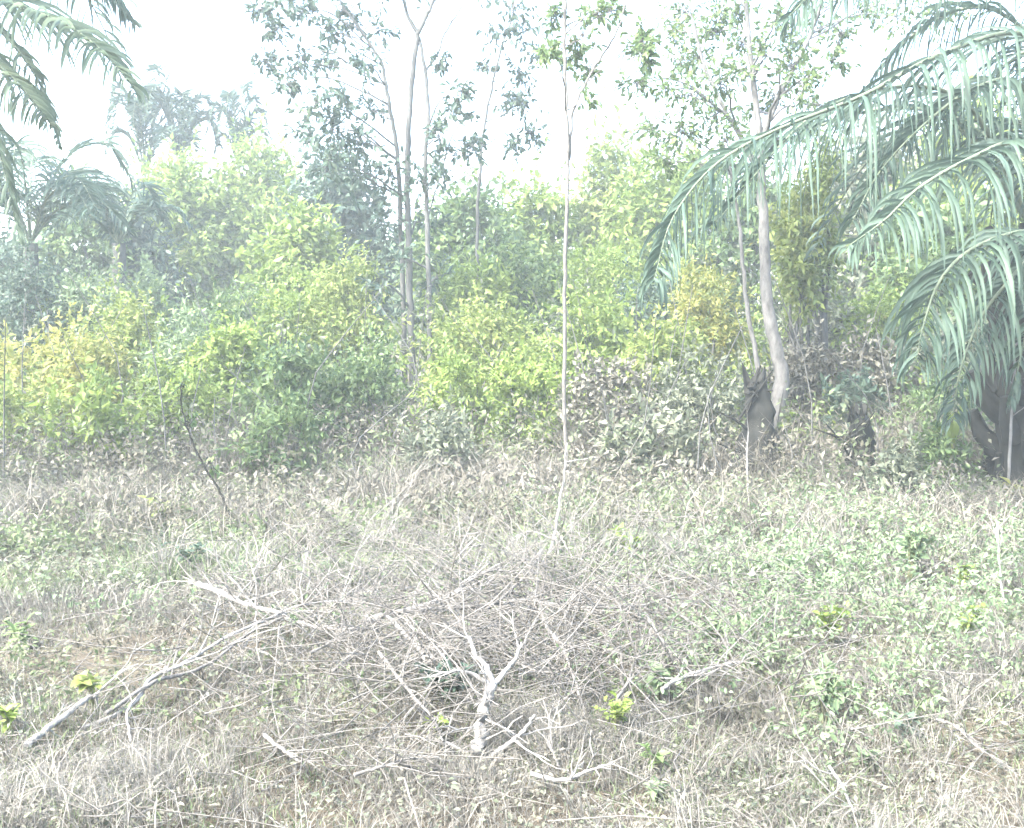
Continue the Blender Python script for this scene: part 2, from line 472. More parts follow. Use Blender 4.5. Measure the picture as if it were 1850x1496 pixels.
# ------------------------------------------------------------------ shrubs and far trees
def shrub(name, label, cat, px, top, Y, wpx, mat, L=.11, Wd=.05, dens=1.0, group=None, nclump=None, bare=0.0, stems=4, fine=False, seed=0, depth=1.0):
    rng = np.random.default_rng(seed * 7 + int(px) + int(Y * 31))
    c = P(px, HORIZON, Y); x0, y0 = c[0], Y
    z0 = float(gz(x0, y0)); h = max(P(px, top, Y)[2] - z0, .2); rx = wpx / 2 / F_PX * Y; ry = rx * depth
    root = empty(name, (x0, y0, z0), label, cat, group)
    off = (x0, y0, z0)
    nc = nclump or int(26 + 14 * rx * h)
    u = rng.normal(0, 1, (nc, 3)); u = norm(u) * (rng.uniform(.25, 1, (nc, 1)) ** .5)
    cz = z0 + h * (.54 + bare * .2); hz = h * (.46 - bare * .2)
    cen = np.array([x0, y0, cz]) + u * np.array([rx * .86, ry * .86, hz * .88])
    # ragged crown: push some clumps out, narrow towards the top
    k = np.clip((cen[:, 2] - cz) / hz, 0, 1)
    cen[:, 0] = x0 + (cen[:, 0] - x0) * (1 - .25 * k * rng.uniform(.2, 1.4, nc)); cen += rng.normal(0, .06 * rx, (nc, 3))
    cen[:, 2] = np.maximum(cen[:, 2], z0 + .08)
    r = (.20 + .13 * rng.uniform(0, 1, nc)) * math.sqrt(rx * h) * .9 + .05
    k = 6; per = max(3, int(round(11 * dens * (np.mean(r) / .35) ** 1.3 * (.11 / L) ** 1.2)))
    per = min(per, 34)
    s, d, ln = twig_sprays(rng, cen, r, per, k)
    mb = MB(); spray_leaves(mb, rng, s, d, ln, k, L, Wd, fine)
    ns = 14
    top_i = np.argsort(-cen[:, 2])[:max(ns, nc // 3)]
    st = cen[rng.choice(top_i, ns)] + rng.normal(0, .05, (ns, 3)); sd_ = norm(np.stack([rng.normal(0, .35, ns), rng.normal(0, .35, ns), np.ones(ns)], 1)); sl = rng.uniform(.12, .32, ns) * h + .1
    spray_leaves(mb, rng, st, sd_, sl, 16, L * .9, Wd * .9, fine, .1)
    # stems
    ends = cen[rng.choice(nc, stems + 3, replace=False)]
    for e in ends[:stems + 3]:
        b = np.array([x0, y0, z0 - .03]) + np.array([rng.normal(0, .12 * rx), rng.normal(0, .12 * rx), 0])
        m_ = b * .5 + e * .5 + np.array([rng.normal(0, .1 * rx), rng.normal(0, .1 * rx), .1 * h])
        t = MB(); pts = wobble(spline([b, m_, e], 8), .012 * h, rng)
        t.tube(pts, np.linspace(.012 + .008 * h, .004, 8), 5)
        t.build('stem', M['bark'], root, off)
    mb.build('foliage', M[mat], root, off)
    return root

G1 = 'shrubs along the edge of the clearing'
G2 = 'trees behind the shrubs'
FAR = [   # px, top, Y, width px, material, label
    (325, 272, 27, 200, 'lime', 'rounded olive green tree behind the yellow shrubs, below the three far palm tops'),
    (470, 245, 28, 190, 'lime', 'light green bushy tree between the far palms and the many-stemmed tree'),
    (150, 318, 24, 150, 'mid', 'green tree beside the fan of the low palm by the left edge'),
    (255, 372, 25, 120, 'teal', 'small dark blue-green tree in the sky gap at the left'),
    (610, 262, 23, 170, 'teal', 'dark tree crown just left of the many-stemmed tree'),
    (545, 380, 21, 170, 'lime', 'dull green tree below the dark crown, above the yellow shrubs'),
    (840, 318, 22, 190, 'mid', 'dark green tree right behind the stems of the many-stemmed tree'),
    (960, 292, 24, 150, 'lime', 'light green tree under the drooping sapling leaves'),
    (1105, 232, 25, 140, 'yellow', 'pointed yellow-green tree at the foot of the open sky gap'),
    (1215, 262, 23, 210, 'lime', 'green tree filling the space between the pointed tree and the pale trunk'),
    (1345, 300, 22, 190, 'mid', 'dusty green tree behind the pale forked trunk'),
    (1560, 225, 21, 240, 'grey', 'dusty tree behind the longest palm frond'),
    (1760, 170, 20, 260, 'lime', 'tall yellowish-green tree behind the palm at the right edge'),
    (1690, 330, 18, 200, 'mid', 'green tree showing between the two upper palm fronds'),
    (-30, 420, 22, 200, 'teal', 'dark tree cut by the left edge below the palm'),
]
for i, (px, top, Y, wp, mat, lab) in enumerate(FAR):
    shrub('broadleaf_tree', lab, 'tree', px, top, Y, wp * 1.2, mat, .2, .1, 1.0, G2, seed=i, stems=3, depth=.8)

NEAR = [
    (35, 430, 16.8, 150, 'teal', 'dark shrub at the left edge below the low palm'),
    (150, 470, 17, 120, 'pale', 'pale green rounded shrub in front of the low palm'),
    (255, 470, 18, 110, 'pale', 'pale yellow-green shrub right of the low palm, under the dark small tree'),
    (225, 522, 15.5, 150, 'yellow', 'bright yellow-green shrub standing highest in the left thicket'),
    (335, 545, 15, 150, 'pale', 'pale sunlit shrub to the right of the bright yellow-green one'),
    (60, 592, 14.2, 200, 'gold', 'golden yellow shrub with orange leaves at the left edge'),
    (165, 600, 13.6, 150, 'gold', 'orange-tinged shrub in front of the bright yellow-green one'),
    (30, 690, 12.6, 190, 'yellow', 'low yellow-green shrub at the foot of the golden shrub'),
    (170, 700, 12.2, 160, 'lime', 'low light green shrub at the foot of the orange-tinged shrub'),
    (320, 640, 13.4, 170, 'lime', 'light green shrub in front of the pale sunlit shrub'),
    (425, 500, 17, 150, 'mid', 'green shrub left of the light bright bush near the many-stemmed tree'),
    (430, 590, 14.6, 150, 'lime', 'light green shrub above the dark leaning stem'),
    (545, 470, 17.5, 140, 'lime', 'light green shrub left of the tall yellow-green bush'),
    (625, 430, 17.2, 130, 'yellow', 'tall yellow-green bush just left of the many-stemmed tree'),
    (530, 640, 13.2, 170, 'mid', 'green shrub in front of the light green bush, left of the stems'),
    (640, 620, 13.8, 150, 'mid', 'green shrub hiding the foot of the many-stemmed tree'),
    (505, 735, 11.6, 150, 'mid', 'low green shrub in the dry weeds left of the stems'),
    (845, 455, 17.8, 160, 'lime', 'light green bush right of the many-stemmed tree'),
    (880, 540, 15.4, 190, 'yellow', 'wide bright yellow-green bush between the stems and the thin pole tree'),
    (820, 640, 13.6, 150, 'lime', 'low light green bush in front of the wide yellow-green one'),
    (960, 430, 18.2, 140, 'mid', 'green bush left of the thin pole tree'),
    (960, 630, 13.4, 160, 'lime', 'low sunlit bush at the foot of the thin pole tree'),
    (1085, 410, 18.5, 150, 'lime', 'light green bush right of the thin pole tree'),
    (1090, 530, 15.8, 160, 'lime', 'light bush right of the thin pole tree, behind a brown thicket'),
    (1175, 470, 17, 120, 'teal', 'dark bush under the tip of the longest palm frond'),
    (1265, 472, 15.6, 150, 'gold', 'golden bush lit up under the hanging leaflets of the longest frond'),
    (1200, 580, 14.2, 150, 'yellow', 'yellow-green bush below the tip of the longest frond'),
    (1110, 650, 12.8, 170, 'brown', 'withered grey-brown thicket right of the thin pole tree'),
    (1260, 640, 13, 160, 'grey', 'dusty thicket left of the pale forked trunk'),
    (1480, 520, 16.2, 170, 'grey', 'grey-green thicket right of the pale forked trunk'),
    (1475, 620, 14.2, 170, 'brown', 'withered thicket close behind the pale forked trunk'),
    (1600, 500, 16, 170, 'lime', 'light green bush framed by the second palm frond'),
    (1590, 610, 14, 150, 'brown', 'brown thicket below the second palm frond'),
    (1740, 560, 14.6, 190, 'grey', 'dusty bush behind the lowest palm frond'),
    (1700, 680, 12.8, 150, 'mid', 'green shrub to the left of the palm trunk'),
    (1545, 690, 13.4, 90, 'teal', 'narrow dark shrub standing in for shade between the forked trunk and the palm'),  # dark foliage fills a shaded gap
    (1345, 680, 13.9, 90, 'teal', 'dark shrub added to deepen the shade behind the tall dark stump shape'),  # added so the gap around the stump shape reads as shaded
    (800, 745, 11.4, 130, 'grey', 'low dusty weed shrub in the dry grass below the stems'),
    (1180, 750, 11.6, 170, 'grey', 'low green shrub in the dry weeds left of the forked trunk'),
    (1620, 815, 10.4, 110, 'grey', 'smallest dusty shrub in the weeds below the dark stump shapes'),
    (1690, 770, 11.4, 130, 'mid', 'low green shrub in the weeds before the palm'),
]
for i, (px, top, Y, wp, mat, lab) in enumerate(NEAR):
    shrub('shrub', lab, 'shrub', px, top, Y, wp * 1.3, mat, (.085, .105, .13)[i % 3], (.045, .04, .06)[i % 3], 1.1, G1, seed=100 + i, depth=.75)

shrub('shrub', 'tall narrow bright yellow-green shrub framed under the longest palm frond', 'shrub', 1440, 320, 14.4, 110, 'yellow', .12, .05, 1.3, G1, bare=.9, seed=171)
shrub('shrub', 'slim yellow-green shoot rising beside the tall narrow bright shrub', 'shrub', 1480, 246, 14.6, 50, 'yellow', .12, .05, 1.3, G1, bare=1.0, seed=172)

# the wood that closes the view
def far_wood():
    rng = np.random.default_rng(77)
    mb = MB(); n = 150
    x = rng.uniform(-60, 60, n); y = rng.uniform(36, 60, n)
    h = rng.uniform(3.0, 5.5, n) * (y / 45)
    cen = []; rr = []
    for i in range(n):
        k = 16
        u = norm(rng.normal(0, 1, (k, 3))) * rng.uniform(.3, 1, (k, 1))
        cen.append(np.array([x[i], y[i], float(gz(x[i], y[i])) + h[i] * .5]) + u * np.array([h[i] * .45, h[i] * .45, h[i] * .48])); rr.append(np.full(k, h[i] * .2))
    s, d, ln = twig_sprays(rng, np.concatenate(cen), np.concatenate(rr), 5, 5)
    spray_leaves(mb, rng, s, d, ln, 5, .55, .3, False)
    tag(mb.build('distant_wood', M['mid']), 'pale distant wood closing the view behind the trees', 'wood', kind='stuff')
far_wood()

# ------------------------------------------------------------------ trees with visible stems
def clump_tree(name, label, trunks, clumps, Y, rr, mat, L, Wd, bark, group=None, seed=1, per=9, droop=.35, nearest=True):
    """trunks: list of (pixel polyline, start radius, end radius); clumps: (px, py, r px, density)"""
    rng = np.random.default_rng(seed)
    base = P(trunks[0][0][0][0], HORIZON, Y)
    off = np.array([base[0], Y, float(gz(base[0], Y))])
    root = empty(name, off, label, 'tree', group)
    samples = []
    for poly, r0, r1 in trunks:
        pts = [P(q[0], q[1], Y + (q[2] if len(q) > 2 else 0)) for q in poly]
        n = max(10, len(pts) * 5)
        sp_ = wobble(spline(pts, n), .006, rng)
        t = MB(); rad = np.linspace(r0, r1, n)
        t.tube(sp_, rad * (1 + rng.normal(0, .04, n)), 9)
        t.build('trunk', M[bark], root, off, smooth=True)
        samples += list(zip(sp_, rad))
    pts = np.array([a for a, b in samples]); rads = np.array([b for a, b in samples])
    cen = []; cr = []; fac = []
    for c in clumps:
        q = P(c[0], c[1], Y + rng.normal(0, rr)); cen.append(q); cr.append(c[2] / F_PX * Y); fac.append(c[3] if len(c) > 3 else 1)
    cen = np.array(cen); cr = np.array(cr)
    tw = MB(); fol = MB()
    for q, r, f in zip(cen, cr, fac):
        dv = q - pts
        cost = np.linalg.norm(dv, axis=1) + np.where(dv[:, 2] < np.hypot(dv[:, 0], dv[:, 1]) * .25, 1.5, 0) + np.where(rads < .012, .3, 0)
        i = int(np.argmin(cost)); a = pts[i]
        m_ = a * .45 + q * .55 + np.array([0, 0, .12 * np.linalg.norm(q - a)]) + rng.normal(0, .05, 3)
        b = MB(); c_ = wobble(spline([a, m_, q], 9), .012, rng)
        b.tube(c_, np.linspace(min(rads[i] * .55, .022), .005, 9), 5)
        b.build('branch', M[bark], root, off, smooth=True)
        s, d, ln = twig_sprays(rng, q[None], np.array([r]), max(3, int(per * f)), 6, .1)
        spray_leaves(fol, rng, s, d, ln * 1.25, 6, L, Wd, True, droop)
        for k in range(len(s)):
            tw.tube([q + rng.normal(0, .02, 3), s[k], s[k] + d[k] * ln[k] * 1.2], [.005, .004, .002], 3, False)
    o = tw.build('twig_mass', M[bark], root, off); o['kind'] = 'stuff'
    fol.build('crown', M[mat], root, off)
    return root

clump_tree('many_stemmed_tree', 'slender grey tree with several stems and sparse leaves against the white sky',
    [([(746, 800), (745, 700), (742, 560), (738, 420), (736, 300), (740, 200), (748, 110), (754, 62), (735, 25), (720, -60)], .062, .024),
     ([(776, 800, -.2), (776, 600, -.2), (772, 420, -.15), (768, 300, -.1), (773, 210, -.1), (768, 130), (758, 66)], .042, .024),
     ([(732, 800, .2), (728, 520, .2), (721, 330, .15), (714, 250, .1), (702, 185), (694, 140), (688, 110), (655, 60), (620, 12), (590, -50)], .042, .015),
     ([(754, 62), (774, 22), (790, -20), (800, -80)], .035, .018),
     ([(768, 130), (790, 98), (804, 60), (832, 15), (850, -40)], .018, .008),
     ([(772, 400, -.1), (800, 300), (820, 240), (850, 190), (858, 120)], .014, .006)],
    [(478, 112, 30), (500, 52, 24), (470, 18, 22), (540, 118, 36), (582, 105, 34), (600, 60, 34), (570, 190, 40), (518, 152, 28), (620, 168, 38),
     (600, 238, 46, 1.4), (652, 258, 42, 1.3), (590, 300, 44, 1.4), (640, 310, 46, 1.4), (660, 118, 34), (690, 58, 34, .7), (640, 28, 34), (545, 18, 34), (820, 200, 32, .8),
     (792, 250, 36), (832, 165, 24, .7), (798, 112, 22, .6), (706, 312, 46), (762, 330, 46), (850, 268, 32, .8), (790, 300, 36), (670, 200, 30, .8), (560, 245, 40),
     (705, 390, 40, .7), (775, 410, 40, .8), (735, 470, 40, .7), (790, 500, 40, .7), (690, 520, 40, .6), (752, 570, 40, .6), (700, -30, 60), (620, -60, 60), (555, -40, 50), (780, -60, 50), (860, -50, 50), (500, -20, 36), (670, -120, 80), (780, -150, 80), (580, -130, 70)],
    17, .55, 'teal', .125, .062, 'bark', seed=3, per=19)
clump_tree('drooping_sapling', 'thin sapling with a hanging column of dark leaves beside the open sky',
    [([(862, 790), (863, 600), (862, 420), (866, 330), (872, 250), (886, 170), (905, 90), (925, 30), (930, -40)], .035, .010)],
    [(938, 128, 32, 1.2), (952, 190, 36, 1.5), (958, 242, 32, 1.5), (920, 180, 30), (900, 62, 32), (946, 58, 40, 1.2), (930, 18, 38), (882, 120, 22, .7), (932, 262, 24), (862, 250, 22, .6), (975, 95, 26), (905, -30, 40), (950, -50, 50)],
    18.5, .3, 'teal', .115, .055, 'bark', seed=8, per=15, droop=.7)
clump_tree('pole_tree', 'thin straight pale pole tree with few leaves, right of the drooping sapling',
    [([(1024, 935), (1022, 800), (1020, 600), (1022, 420), (1026, 310), (1024, 230), (1021, 120), (1020, 20), (1020, -80)], .023, .015),
     ([(1028, 290, .05), (1034, 215), (1050, 165), (1082, 110), (1112, 60), (1130, 5), (1140, -60)], .016, .007)],
    [(1004, 100, 28), (1052, 62, 34), (1078, 28, 30), (998, 32, 24), (1062, 130, 28), (1102, 20, 28), (984, 95, 24), (1160, 72, 34, 1.8), (1165, 100, 26, 1.4), (1040, 100, 24), (1060, 180, 22, .6), (1050, -40, 60), (1110, -50, 60), (980, -60, 50), (1000, -120, 70), (1090, -130, 70)],
    11.5, .35, 'mid', .085, .042, 'dead', seed=11, per=15)
clump_tree('forked_tree', 'tree with a pale forked trunk rising behind the longest palm frond',
    [([(1396, 880), (1392, 800), (1404, 735), (1412, 680), (1400, 620), (1385, 540), (1380, 430), (1376, 330), (1372, 240), (1362, 150), (1352, 60), (1345, -40)], .115, .018),
     ([(1394, 815), (1380, 765), (1374, 700), (1366, 640), (1350, 560), (1342, 480), (1335, 400), (1318, 300)], .042, .016),
     ([(1372, 260), (1400, 190), (1430, 130), (1465, 60), (1490, -20)], .04, .015),
     ([(1376, 330), (1340, 250), (1300, 180), (1270, 110), (1250, 30)], .04, .012)],
    [(1242, 20, 46), (1292, 60, 42), (1262, 110, 42), (1300, 150, 38), (1250, 172, 46), (1292, 205, 46), (1232, 240, 46), (1312, 252, 44), (1182, 232, 42), (1332, 20, 40),
     (1402, 40, 34), (1382, 102, 38, .8), (1432, 120, 38), (1342, 130, 34), (1362, 200, 30, .7), (1452, 150, 38), (1472, 30, 40), (1402, 172, 34), (1502, 112, 30, .7), (1560, 22, 48), (1620, 28, 50), (1700, 20, 50),
     (1200, 290, 40), (1270, 300, 44), (1210, 60, 36), (1200, 160, 30, .6), (1330, 300, 40), (1400, 260, 36), (1450, 220, 36), (1150, 150, 34), (1340, 80, 36), (1440, 80, 36), (1520, 60, 40), (1480, 190, 34), (1230, 110, 36), (1300, 20, 40), (1300, -50, 70), (1400, -60, 70), (1500, -60, 70), (1230, -60, 60), (1620, -60, 70), (1350, -130, 90), (1480, -140, 90)],
    13.3, .7, 'mid', .085, .042, 'bark_pale', seed=15, per=24)
clump_tree('bare_stem_tree', 'dark slim leaning stem with few leaves in the weeds before the light green shrub',
    [([(432, 985), (412, 925), (392, 880), (362, 830), (345, 790), (333, 758), (326, 700)], .012, .005)],
    [(326, 700, 24, .5), (340, 770, 22, .4), (380, 840, 20, .3)], 8.9, .1, 'mid', .06, .03, 'bark_dark_shade', seed=21, per=6)

# ------------------------------------------------------------------ palms
def frond(root, off, ctrl, n, Lmax, droop, mat, rng, split=False, label=None, spread=.9, r0=.022, start=.12, wide=.034):
    """a pinnate frond: rachis part with leaflets as sub-parts"""
    N = 40
    ra = spline(ctrl, N); tan = norm(np.gradient(ra, axis=0))
    t = MB(); t.tube(ra, np.linspace(r0, .004, N), 6)
    fr = t.build('frond', M['rachis'], root, off, smooth=True)
    if label: fr['label'] = label
    allb = MB()
    up = np.array([0, 0, 1.0])
    for i in range(n):
        f = start + (1 - start) * (i + .5) / n
        for sgn in (-1, 1):
            u = min(f + rng.normal(0, .003), .999) * (N - 1); k = int(u); q = u - k
            p = ra[k] * (1 - q) + ra[min(k + 1, N - 1)] * q
            tg = tan[k]
            side = np.cross(tg, up); sl = np.linalg.norm(side)
            side = side / sl if sl > .15 else np.array([1.0, 0, 0])
            prof = min(1, .35 + f * 2.2) * (1 - .75 * max(0, f - .55) / .45)
            if rng.uniform() < .07: continue
            L = Lmax * prof * (rng.uniform(.8, 1.12) if rng.uniform() > .12 else rng.uniform(.45, .8))
            d = norm(side * sgn * spread + tg * .55 + up * rng.normal(.15, .18))
            S = 6
            line = [p]; dd = d.copy(); kk = rng.uniform(.55, 1.35)
            for s_ in range(S):
                dd = norm(dd + np.array([0, 0, -droop * kk * (.25 + .22 * s_)]) + rng.normal(0, .03, 3))
                line.append(line[-1] + dd * L / S)
            line = np.array(line)
            wv = norm(np.cross(norm(np.gradient(line, axis=0)), side * sgn * .3 + tg + rng.normal(0, .25, 3)))
            wd = wide * np.array([.5, .95, 1, .95, .8, .5, .05]) * rng.uniform(.85, 1.15)
            nn = norm(np.cross(wv, norm(np.gradient(line, axis=0)))) * (wd * .22)[:, None]
            v = np.stack([line - wv * (wd / 2)[:, None] + nn, line, line + wv * (wd / 2)[:, None] + nn], 1).reshape(-1, 3)
            j = np.arange(S)[:, None] * 3
            fc = np.concatenate([j + np.array([[0, 1, 4, 3]]), j + np.array([[1, 2, 5, 4]])])
            if split:
                b = MB(); b.add(v, fc); b.build('leaflet', M[mat], fr, off)
            else:
                allb.add(v, fc)
    if not split:
        o = allb.build('leaflet_mass', M[mat], fr, off); o['kind'] = 'stuff'
    return fr

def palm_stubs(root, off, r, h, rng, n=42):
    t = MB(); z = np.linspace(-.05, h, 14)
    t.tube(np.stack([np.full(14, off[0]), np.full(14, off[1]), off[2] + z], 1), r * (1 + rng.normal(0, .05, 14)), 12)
    t.build('trunk', M['bark_dark_shade'], root, off, smooth=True)
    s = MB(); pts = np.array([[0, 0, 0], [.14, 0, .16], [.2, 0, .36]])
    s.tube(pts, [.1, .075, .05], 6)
    me = s.mesh('frond_base', M['bark_dark_shade'])
    for i in range(n):
        a = i * 2.39996; zz = .1 + (h - .1) * i / n
        o = bpy.data.objects.new('frond_base', me); COL.objects.link(o); o.parent = root
        o.location = (math.cos(a) * r * .85, math.sin(a) * r * .85, zz)
        o.rotation_euler = (rng.normal(0, .3), rng.normal(0, .3), a + rng.normal(0, .3)); o.scale = [float(rng.uniform(.6, 1.4))] * 3

def px_curve(pts): return [P(*p) for p in pts]

def right_palm():
    rng = np.random.default_rng(31)
    Y = 11.0
    b = P(1868, HORIZON, Y); off = np.array([b[0], Y, float(gz(b[0], Y))])
    root = empty('oil_palm', off, 'large palm at the right edge with long fronds arching into view', 'palm')
    top = P(1868, 430, Y); h = top[2] - off[2]
    palm_stubs(root, off, .32, h, rng, 54)
    c = top + np.array([0, 0, .1])
    F = [  # the fronds in view
        ([c, P(1915, 180, 10.8), P(1850, 62, 10.5), P(1700, 98, 10.1), P(1560, 172, 9.8), P(1400, 236, 9.5), P(1290, 300, 9.3), P(1215, 395, 9.2), P(1182, 505, 9.1)], 104, 1.3, .75, True, 'longest frond, arching across to a drooping tip'),
        ([c, P(1895, 330, 10.4), P(1840, 258, 9.9), P(1750, 288, 9.4), P(1660, 340, 9.0), P(1598, 398, 8.8), P(1528, 448, 8.7)], 58, 1.0, .75, True, 'shorter frond below the longest one'),
        ([c, P(1905, 430, 10.2), P(1850, 418, 9.6), P(1760, 448, 9.2), P(1700, 505, 9.0), P(1668, 590, 8.9), P(1655, 660, 8.9)], 60, .95, .8, False, 'lowest frond, its tip hanging straight down'),
        ([c, P(1930, 60, 11.2), P(1880, -110, 11), P(1740, -95, 10.6), P(1600, -70, 10.2), P(1490, -30, 10), P(1425, 30, 9.9)], 76, 1.1, .75, False, None),
        ([c, P(1960, 250, 11.6), P(1900, 90, 12), P(1800, 130, 12.4), P(1720, 230, 12.7), P(1660, 350, 12.9)], 50, .95, .7, False, None),
        ([c, P(1935, 480, 11.3), P(1880, 520, 11.6), P(1800, 580, 11.9), P(1740, 690, 12)], 44, .9, .75, False, None),
    ]
    F.append(([c, P(1880, 260, 10.9), P(1840, 150, 10.6), P(1760, 160, 10.3), P(1670, 225, 10.1), P(1590, 310, 10.0), P(1540, 400, 9.9)], 70, 1.0, .7, False, None))
    F.append(([c, P(1880, 440, 10.5), P(1830, 500, 10.1), P(1775, 570, 9.9), P(1735, 670, 9.8), P(1722, 760, 9.8)], 56, .8, .75, False, None))
    F.append(([c, P(1905, 460, 10.3), P(1880, 530, 10.0), P(1850, 620, 9.9), P(1828, 720, 9.9)], 46, .7, .7, False, None))
    F.append(([c, P(1880, 120, 11.3), P(1800, 20, 11.6), P(1700, 30, 11.9), P(1600, 110, 12.1), P(1530, 220, 12.2)], 60, .9, .7, False, None))
    for a in range(7):
        an = R(-60 + a * 42 + 8); l = rng.uniform(2.6, 3.4); hv = np.array([math.cos(an), math.sin(an), 0])
        F.append(([c, c + hv * .5 * l * .6 + np.array([0, 0, 1.2]), c + hv * l * .75 + np.array([0, 0, 1.0]), c + hv * l * 1.1 + np.array([0, 0, -.1])], 40, .85, .5, False, None))
    for ctrl, n, L, dr, split, lab in F:
        frond(root, off, ctrl, n, L, dr, 'palm', rng, split, lab, r0=.032)

def left_palm():
    rng = np.random.default_rng(37)
    Y = 10.5
    b = P(-150, HORIZON, Y); off = np.array([b[0], Y, float(gz(b[0], Y))])
    root = empty('coconut_palm', off, 'tall palm out of the left edge, its fronds hanging into the white sky', 'palm')
    top = P(-150, -60, Y); h = top[2] - off[2]
    t = MB(); z = np.linspace(-.05, h, 24)
    t.tube(np.stack([off[0] + .08 * np.sin(z), np.full(24, Y), off[2] + z], 1), np.linspace(.17, .11, 24) * (1 + .05 * (np.arange(24) % 2)), 12)
    t.build('trunk', M['bark'], root, off, smooth=True)
    c = top
    F = [
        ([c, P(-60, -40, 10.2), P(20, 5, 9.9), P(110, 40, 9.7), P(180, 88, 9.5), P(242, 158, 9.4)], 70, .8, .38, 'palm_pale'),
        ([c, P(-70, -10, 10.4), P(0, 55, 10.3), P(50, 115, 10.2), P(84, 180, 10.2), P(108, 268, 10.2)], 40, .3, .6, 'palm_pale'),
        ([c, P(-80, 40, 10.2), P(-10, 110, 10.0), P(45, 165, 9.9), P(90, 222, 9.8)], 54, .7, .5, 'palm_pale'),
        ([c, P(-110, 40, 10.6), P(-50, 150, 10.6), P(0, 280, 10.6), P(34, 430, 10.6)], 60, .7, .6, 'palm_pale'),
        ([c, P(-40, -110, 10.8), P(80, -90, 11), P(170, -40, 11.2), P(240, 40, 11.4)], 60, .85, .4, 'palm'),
    ]
    for a in range(6):
        an = R(70 + a * 46); l = rng.uniform(2.2, 3.0); hv = np.array([math.cos(an), math.sin(an), 0])
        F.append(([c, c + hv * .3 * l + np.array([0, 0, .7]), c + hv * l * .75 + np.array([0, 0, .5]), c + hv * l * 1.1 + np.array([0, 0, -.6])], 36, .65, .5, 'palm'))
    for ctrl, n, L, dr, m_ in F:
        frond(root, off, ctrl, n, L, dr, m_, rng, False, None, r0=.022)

def small_palm(px, top_py, Y, span, nf, label, seed, mat='palm', group='small palms in the background', up=.9, droop=.3):
    rng = np.random.default_rng(seed)
    b = P(px, HORIZON, Y); off = np.array([b[0], Y, float(gz(b[0], Y))])
    root = empty('small_palm', off, label, 'palm', group)
    c = P(px, top_py, Y)
    t = MB(); n = 10
    t.tube(np.linspace(off - np.array([0, 0, .05]), c, n), np.linspace(.16, .12, n), 8)
    t.build('trunk', M['bark'], root, off, smooth=True)
    for i in range(nf):
        an = 2 * math.pi * i / nf + rng.normal(0, .2); l = span * rng.uniform(.8, 1.15); hv = np.array([math.cos(an), math.sin(an), 0])
        el = rng.uniform(.5, 1.5) * up
        frond(root, off, [c, c + hv * l * .3 + np.array([0, 0, el * l * .6]), c + hv * l * .7 + np.array([0, 0, el * l * .75]), c + hv * l + np.array([0, 0, el * l * .45 - .1 * l])], 34, span * .42, droop, mat, rng, False, None, r0=.02, wide=.034 * max(1, Y / 17), spread=.7)

right_palm()
left_palm()

def stump(label, px, Y, r, h, seed):  # added near-black stump shape that takes the place of a shaded hollow
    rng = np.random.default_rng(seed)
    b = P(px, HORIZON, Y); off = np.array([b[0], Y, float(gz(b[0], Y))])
    root = empty('shade_stump', off, label, 'stump', 'stump shapes standing in for shade')
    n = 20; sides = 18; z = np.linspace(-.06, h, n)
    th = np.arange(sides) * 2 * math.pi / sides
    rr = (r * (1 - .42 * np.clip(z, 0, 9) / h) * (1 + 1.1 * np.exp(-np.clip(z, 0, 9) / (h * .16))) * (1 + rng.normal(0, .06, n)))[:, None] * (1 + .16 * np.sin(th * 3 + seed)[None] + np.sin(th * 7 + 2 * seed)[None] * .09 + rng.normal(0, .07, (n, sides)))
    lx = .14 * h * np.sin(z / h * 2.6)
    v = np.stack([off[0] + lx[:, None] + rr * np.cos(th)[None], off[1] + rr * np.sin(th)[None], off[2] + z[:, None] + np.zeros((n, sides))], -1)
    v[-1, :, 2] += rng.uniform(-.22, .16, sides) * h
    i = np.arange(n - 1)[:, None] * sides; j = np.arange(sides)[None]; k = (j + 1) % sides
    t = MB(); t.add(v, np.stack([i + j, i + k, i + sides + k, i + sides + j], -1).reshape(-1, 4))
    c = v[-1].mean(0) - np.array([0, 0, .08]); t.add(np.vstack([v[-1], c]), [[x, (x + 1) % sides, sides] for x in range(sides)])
    t.build('trunk', M['bark_dark_shade'], root, off)
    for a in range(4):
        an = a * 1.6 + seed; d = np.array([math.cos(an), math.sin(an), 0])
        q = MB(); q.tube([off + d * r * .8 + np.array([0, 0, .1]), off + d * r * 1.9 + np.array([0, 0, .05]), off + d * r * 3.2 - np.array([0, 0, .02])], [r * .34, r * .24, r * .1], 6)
        q.build('root', M['bark_dark_shade'], root, off)
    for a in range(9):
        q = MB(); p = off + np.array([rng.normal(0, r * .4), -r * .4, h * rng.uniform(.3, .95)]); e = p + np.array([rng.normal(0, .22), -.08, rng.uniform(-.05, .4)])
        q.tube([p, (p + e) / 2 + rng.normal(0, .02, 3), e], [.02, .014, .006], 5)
        q.build('broken_branch', M['bark_dark_shade'], root, off)
stump('tall dark stump shape standing in for shade close to the left of the pale forked trunk', 1350, 12.0, .2, 1.2, 5)
stump('short dark stump shape standing in for shade between the forked trunk and the palm', 1541, 11.6, .16, .85, 7)
small_palm(262, 322, 29, 1.0, 13, 'small far palm top at the left of three, beside the white sky gap', 51, up=2.4, droop=.08)
small_palm(325, 315, 29, 1.05, 14, 'small far palm top in the middle of three, with one frond bent over', 52, up=2.4, droop=.1)
small_palm(432, 312, 29, .8, 13, 'small far palm top at the right of three, narrow and upright', 53, up=3.0, droop=.08)
small_palm(55, 440, 17.5, 1.7, 14, 'low bluish palm with upright fronds near the left edge', 54)
small_palm(215, 440, 20, 1.2, 10, 'low dark palm in the shade behind the pale rounded shrub', 55)

